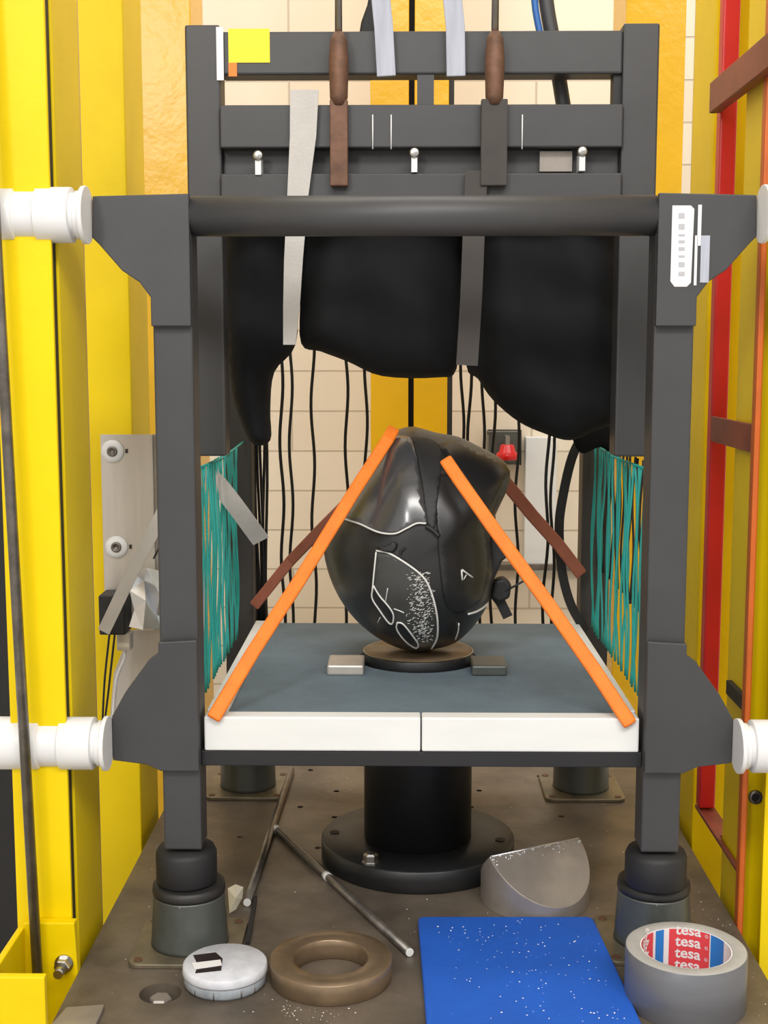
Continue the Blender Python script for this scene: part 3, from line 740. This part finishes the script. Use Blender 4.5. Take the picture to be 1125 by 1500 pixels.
# chin strap and buckle hanging at the right
p = at(735, 862, HY)
MB().prism([(p.x-.012, p.z-.008), (p.x-.004, p.z-.014), (p.x+.008, p.z-.009), (p.x+.010, p.z+.006), (p.x+.002, p.z+.013), (p.x-.008, p.z+.010)], HY-.011, HY+.011).build('buckle', BLACKD, hel, .003)
MB().tube([at(740, 866, HY-.01), at(771, 849, HY-.01)], .0012, 8).build('buckle_lever', BLACKD, hel)
MB().ribbon(spline([at(722, 868, HY), at(733, 882, HY), at(744, 904, HY)], 5), .011, .002).build('chin_strap', BLACKD, hel)
MB().prism(outline_xz([(716, 770), (726, 776), (738, 795), (742, 812), (734, 818), (722, 845), (714, 860)], HY), HY-.02, HY+.02).build('neck_pad', BLACKD, hel, .006)

# ================================================================== STRAPS
def strap(label, pts, wd, th, mt, fc=Vector((0, -1, .15))):
    return tag(MB().ribbon(pts, wd, th, fc).build('tie_strap', mt, None, .0024, 3), label, 'strap', 'straps tying the helmet to the platform')
strap('orange strap from the helmet down to the front left corner of the platform', [at(577, 628, 1.362), at(568, 644, 1.345), at(520, 718, 1.305), at(440, 848, 1.245), at(370, 956, 1.19), at(312, 1053, 1.148)], .0132, .0065, ORANGE)
strap('orange strap from the helmet down to the front right corner of the platform', [at(652, 672, 1.285), at(672, 702, 1.272), at(720, 770, 1.25), at(800, 880, 1.21), at(870, 980, 1.175), at(924, 1062, 1.148)], .0132, .0065, ORANGE)
strap('brown strap from behind the helmet to the rear left corner of the platform', [at(510, 735, 1.45), at(470, 775, 1.49), at(425, 822, 1.54), at(372, 888, 1.565)], .013, .004, RUSTSTRAP)
strap('faded red strap from behind the helmet to the right rear leg', [at(735, 700, 1.46), at(780, 755, 1.50), at(820, 800, 1.53), at(852, 842, 1.55)], .015, .004, RUSTSTRAP)

# ================================================================== RED BUTTON ON WALL
rb = thing('stop_button', 'red mushroom push button on a grey bracket, seen right of the helmet', 'button', at(742, 668, 2.5))
c = at(743, 660, 2.5)
MB().lathe([(.010, .012), (.013, .010), (.016, -.002), (.021, -.006), (.021, -.016), (.018, -.018), (0, -.018)], c, seg=28).build('cap', REDCAP, rb)
MB().box(c.x-.034, c.x+.03, 2.53, 2.6, c.z-.03, c.z+.035).build('back_plate', BUFF, rb, .002)
MB().box(c.x-.004, c.x+.004, 2.49, 2.53, c.z+.0, c.z+.028).build('stem', STEEL, rb)
MB().tube([(c.x-.036, 2.52, c.z+.03), (c.x-.036, 2.52, c.z+.038), (c.x+.028, 2.52, c.z+.038), (c.x+.028, 2.52, c.z-.03)], .0015, 6).build('wire_frame', BCORD, rb)
a, b = at(767, 838, 2.58), at(816, 640, 2.58)
tag(MB().box(a.x, b.x, 2.575, 2.5995, a.z, b.z).build('wall_panel', OFFW, None, .002), 'white panel on the brick wall right of the red button', 'panel')

# ================================================================== THINGS ON THE PLATE
# rods
def rodthing(label, a, b, r, marks, endcap=True):
    a, b = on(*a, r), on(*b, r)
    t = thing('steel_rod', label, 'rod', ((a.x+b.x)/2, (a.y+b.y)/2, 0), 'loose steel rods on the plate')
    MB().tube([a, b], r, 16).build('shaft', DSTEEL, t)
    for f in marks: MB().tube([lerp(a, b, f-.012), lerp(a, b, f+.012)], r*1.12, 16).build('white_band', WHITE, t)
    if endcap: d = (b-a).normalized(); MB().tube([b-d*.002, b+d*.001], [r*1.02, r*.9], 16).build('end_face', OFFW, t)
rodthing('long dark steel rod lying front to back beside the back left buffer', (427, 1128), (362, 1322), .0042, [])
rodthing('dark steel rod with white bands lying diagonally toward the blue pad', (404, 1214), (600, 1395), .0042, [.01, .44])
tag(MB().slab([on(372, 1316).xy, on(377, 1316).xy, on(366, 1384).xy, on(359, 1384).xy], 0, .003).build('black_strip', BLACKD), 'thin black flat strip on the plate beyond the end of the long rod', 'bar')  # narrow black strip, slightly raised from the plate
# paper scrap
pp = [on(334, 1302, .012), on(345, 1296, .016), on(356, 1300, .012), on(354, 1316, .006), on(345, 1332, .001), on(336, 1338, .001)]
ps = MB(); cv = ps.b.verts.new(on(345, 1316, .014)); vv = [ps.b.verts.new(q) for q in pp]
for i in range(6): ps.face([cv, vv[i], vv[(i+1) % 6]])
po = ps.build('paper_scrap', CREAM); sd = po.modifiers.new('solid', 'SOLIDIFY'); sd.thickness = .0006
tag(po, 'torn cream paper scrap beside the front left buffer', 'paper')
# ring
ring = MB().lathe([(.0335, .001), (.0335, .018), (.0345, .019), (.0540, .019), (.0550, .018), (.0550, .001), (.054, 0), (.0345, 0), (.0335, .001)], (-.081, 1.106, 0), seg=72, cap=False).build('metal_ring', BRONZE)
tag(ring, 'brown bronze ring lying flat between the white tub and the blue pad', 'ring')
# puck
pk = thing('round_tub', 'shallow round tub with a cloudy white lid and striped sticker, left of the bronze ring', 'tub', (-.1745, 1.094, 0))
MB().lathe([(.034, 0), (.0365, .003), (.0365, .011), (.036, .0115)], (-.1745, 1.094, 0), seg=56).build('body', PUCKM, pk)
mm = MB(); n = 56; prof = [(.0372, .0112), (.0378, .0125), (.0372, .0185), (.0358, .0195), (.0, .0195)]
mm.lathe(prof, (-.1745, 1.094, 0), seg=n); mm.build('lid', mat('cloudy_lid', (.66, .68, .74), .35, var=.18, vscale=70), pk)
q = [on(283, 1400, .0195), on(316, 1396, .0195), on(326, 1405, .0195), on(324, 1422, .0195), on(286, 1426, .0195), on(290, 1414, .0195)]
st = MB().slab([v.xy for v in q], .0195, .0202).build('sticker', mat('dark_sticker', (.02, .012, .012), .5), pk)
q = [on(281, 1411, .0203), on(323, 1406, .0203), on(325, 1414, .0203), on(285, 1420, .0203)]
MB().slab([v.xy for v in q], .0202, .0206).build('white_stripe', PAPERW, st)
for a in (205, 232, 262, 300, 322):
    c = Vector((-.1745+.0366*math.cos(R(a)), 1.094+.0366*math.sin(R(a)), .0055)); s = Vector((-math.sin(R(a)), math.cos(R(a)), 0))
    MB().tube([c-Vector((0, 0, .0035)), c+Vector((0, 0, .003))], .0006, 5).build('rib', DSTEEL, pk)
# kerb anvil
KC = Vector((.119, 1.277, 0)); KR, KH = .0555, .055
kd = Vector((.104, .056, 0)).normalized(); kn = Vector((kd.y, -kd.x, 0))
def ktop(x, y):
    d = Vector((x-KC.x, y-KC.y, 0)).dot(kn); return KH-abs(d)*(.76 if d > 0 else .9)
mm = MB(); n = 96; bot, top = [], []
for k in range(n):
    a = 2*math.pi*k/n; dirv = kd*math.cos(a)+kn*math.sin(a); p = KC+dirv*KR
    bot.append(mm.b.verts.new((p.x, p.y, 0))); top.append(mm.b.verts.new((p.x, p.y, ktop(p.x, p.y))))
mm.face(bot[::-1])
for k in range(n): mm.face([bot[k], bot[(k+1) % n], top[(k+1) % n], top[k]])
mm.face(top[0:n//2+1]); mm.face(top[n//2:]+[top[0]])
kb = thing('kerb_anvil', 'round steel anvil block cut to a slanted ridge, behind the blue pad', 'anvil', (KC.x, KC.y, 0))
mm.build('block', KERB, kb, .0006)
mm = MB(); rn = random.Random(5)
for i in range(46):
    t = rn.uniform(-1, 1); p = KC+kd*KR*.97*t+kn*abs(rn.gauss(0, .0035)); p.z = ktop(p.x, p.y)+.0003
    q_ = p+kd*rn.uniform(-.003, .003)+kn*rn.uniform(0, .003); q_.z = ktop(q_.x, q_.y)+.0003
    mm.tube([p, q_], rn.uniform(.0003, .0009), 4)
mm.tube([KC+kd*KR*.97+Vector((0, 0, KH)), KC-kd*KR*.97+Vector((0, 0, KH))], .0009, 6)
o_ = mm.build('scratched_ridge', FOIL, kb); o_['kind'] = 'stuff'
# blue pad
pz = .007
cs = [on(612, 1342, pz), on(868, 1342, pz), on(948, 1515, pz), on(626, 1515, pz)]
pts = []
for i in range(4):
    p0, p1, p2 = cs[i-1], cs[i], cs[(i+1) % 4]; d0, d2 = (p0-p1).normalized(), (p2-p1).normalized()
    A, B = p1+d0*.008, p1+d2*.008
    for k in range(6):
        t = k/5; v = A*(1-t)**2+p1*2*t*(1-t)+B*t*t; pts.append((v.x, v.y))
tag(MB().slab(pts, 0, pz).build('foam_pad', BLUE, None, .0022, 3), 'bright blue foam pad flat on the plate, sprinkled with white crumbs', 'pad')
# duct tape
TC = Vector((.2275, 1.067, 0)); TO, TI, TH = .0515, .0378, .049
tp = thing('duct_tape_roll', 'grey duct tape roll lying flat at the front right corner of the plate', 'tape roll', TC)
MB().lathe([(TO-.0005, 0), (TO, .001), (TO, TH-.0005), (TO-.0003, TH-.0002)], TC, seg=96, cap=False).build('outer_wrap', DUCT, tp)
MB().lathe([(TI+.0012, 0), (TI+.0012, TH-.0005), (TI+.002, TH), (TO-.0015, TH), (TO-.0004, TH-.0005), (TO-.0006, 0), (TI+.0012, 0)], TC, seg=96, cap=False).build('tape_side', DUCTS, tp)
mm = MB(); n = 240; L = []
for rr in (TI, TI+.0011):
    for z in (.0005, TH-.001):
        L.append([mm.b.verts.new((TC.x+rr*math.cos(2*math.pi*k/n), TC.y+rr*math.sin(2*math.pi*k/n), z)) for k in range(n)])
# angle measured clockwise from the far side as seen from the front (degrees): red, white, blue, white, repeating
A0 = math.degrees(math.atan2(TC.y-0, TC.x-CAMX))
def band(th):
    if -23.5 <= th <= 31.5: return 0
    if -30.5 <= th < -23.5 or 31.5 < th <= 33.5: return 2
    if -44 <= th < -30.5 or 33.5 < th <= 57: return 1
    if -49 <= th < -44 or 57 < th <= 70: return 2
    return 0 if th < 0 else 2
for k in range(n):
    j = (k+1) % n; th = A0-360*(k+.5)/n
    th = (th+180) % 360-180
    mm.mi = band(th); mm.face([L[0][k], L[0][j], L[1][j], L[1][k]])
    mm.mi = 2; mm.face([L[1][k], L[1][j], L[3][j], L[3][k]]); mm.face([L[2][k], L[2][j], L[3][j], L[3][k]]); mm.face([L[0][k], L[0][j], L[2][j], L[2][k]])
core = mm.build('core', [REDLABEL, BLUELABEL, PAPERW], tp)
def text_mesh(s, size):
    cu = bpy.data.curves.new('t', 'FONT'); cu.body = s; cu.size = size; cu.align_x = 'CENTER'; cu.offset = size*.022; cu.resolution_u = 3
    o = bpy.data.objects.new('t', cu); COL.objects.link(o); bpy.context.view_layer.update()
    me = bpy.data.meshes.new_from_object(o.evaluated_get(bpy.context.evaluated_depsgraph_get()))
    bpy.data.objects.remove(o); return me
def wrap_text(s, size, thc, z0, sx=1., rot=0):
    me = text_mesh(s, size); b = bmesh.new(); b.from_mesh(me)
    bmesh.ops.triangulate(b, faces=b.faces); bmesh.ops.subdivide_edges(b, edges=[e for e in b.edges if e.calc_length() > size*.15], cuts=2)
    for v in b.verts:
        x, y = v.co.x*sx, v.co.y
        if rot: x, y = x*math.cos(rot)-y*math.sin(rot), x*math.sin(rot)+y*math.cos(rot)
        an = R(A0-thc)-x/TI
        v.co = Vector((TC.x+(TI-.0002)*math.cos(an), TC.y+(TI-.0002)*math.sin(an), z0+y))
    o = MB(); o.b.free(); o.b = b
    for f in b.faces: f.material_index = 0
    return o.build('lettering', PAPERW, core)
for i in range(5): wrap_text('tesa', .0136, 2.5, .0425-.0108*i+.0005, 1.02)
for i in range(5): wrap_text('®', .004, 27.5, .0435-.0108*i, 1.)
for i in range(4): wrap_text('tesa', .0136, -66, .044-.0108*i, 1., R(60))
# small steel sheet
q = [on(60, 1515, .004), on(97, 1474, .004), on(153, 1470, .004), on(148, 1485, .003), on(134, 1515, .002)]
tag(MB().slab([v.xy for v in q], 0, .0035).build('steel_sheet', KERB, None, .0008), 'small thin steel sheet at the bottom left corner of the plate', 'sheet')
# crumbs
rn = random.Random(11); mm = MB()
def crumb(x, y, z, s):
    c = Vector((x, y, z+s*.5)); vs = []
    for d in ((1, 0, 0), (-1, 0, 0), (0, 1, 0), (0, -1, 0), (0, 0, 1), (0, 0, -1)):
        vs.append(mm.b.verts.new(c+Vector(d)*s*rn.uniform(.5, 1.1)*(1 if d[2] == 0 else .6)))
    for f in ((0, 2, 4), (2, 1, 4), (1, 3, 4), (3, 0, 4), (2, 0, 5), (1, 2, 5), (3, 1, 5), (0, 3, 5)): mm.face([vs[i] for i in f])
k = 0
while k < 150:
    px, py = rn.uniform(640, 930), rn.uniform(1345, 1498)
    if rn.random() > (.35+.65*max(0, 1-abs((px-(700+ (py-1340)*1.0)))/150)): continue
    p = on(px, py, pz)
    if inside((p.x, p.y), pts) and edist((p.x, p.y), pts) > .004: crumb(p.x, p.y, pz, rn.choice((.0004, .0006, .0008, .0011))); k += 1
solid = [((b[0], b[1]), .054) for b in BUF]+[((0, 1.39), .109), ((-.081, 1.106), .057), ((-.1745, 1.094), .039), ((KC.x, KC.y), .06), ((TC.x, TC.y), .053), ((HOLE.x, HOLE.y), .02)]
k = 0
while k < 260:
    x, y = (rn.uniform(-.29, .30), rn.uniform(1.02, 1.68)) if rn.random() < .45 else (rn.gauss(.27, .03), rn.gauss(1.17, .07))
    if rn.random() < .2: x, y = rn.gauss(-.10, .02), rn.gauss(1.06, .02)
    if not (-.30 < x < .305 and y > 1.0): continue
    if any(math.hypot(x-c[0], y-c[1]) < r for c, r in solid) or inside((x, y), pts) or edist((x, y), pts) < .003: continue
    crumb(x, y, 0, rn.choice((.0004, .0005, .0007, .001))); k += 1
cr = mm.build('debris', DEBRIS)
tag(cr, 'white foam crumbs scattered over the steel plate and the blue pad', 'crumbs', None, 'stuff')
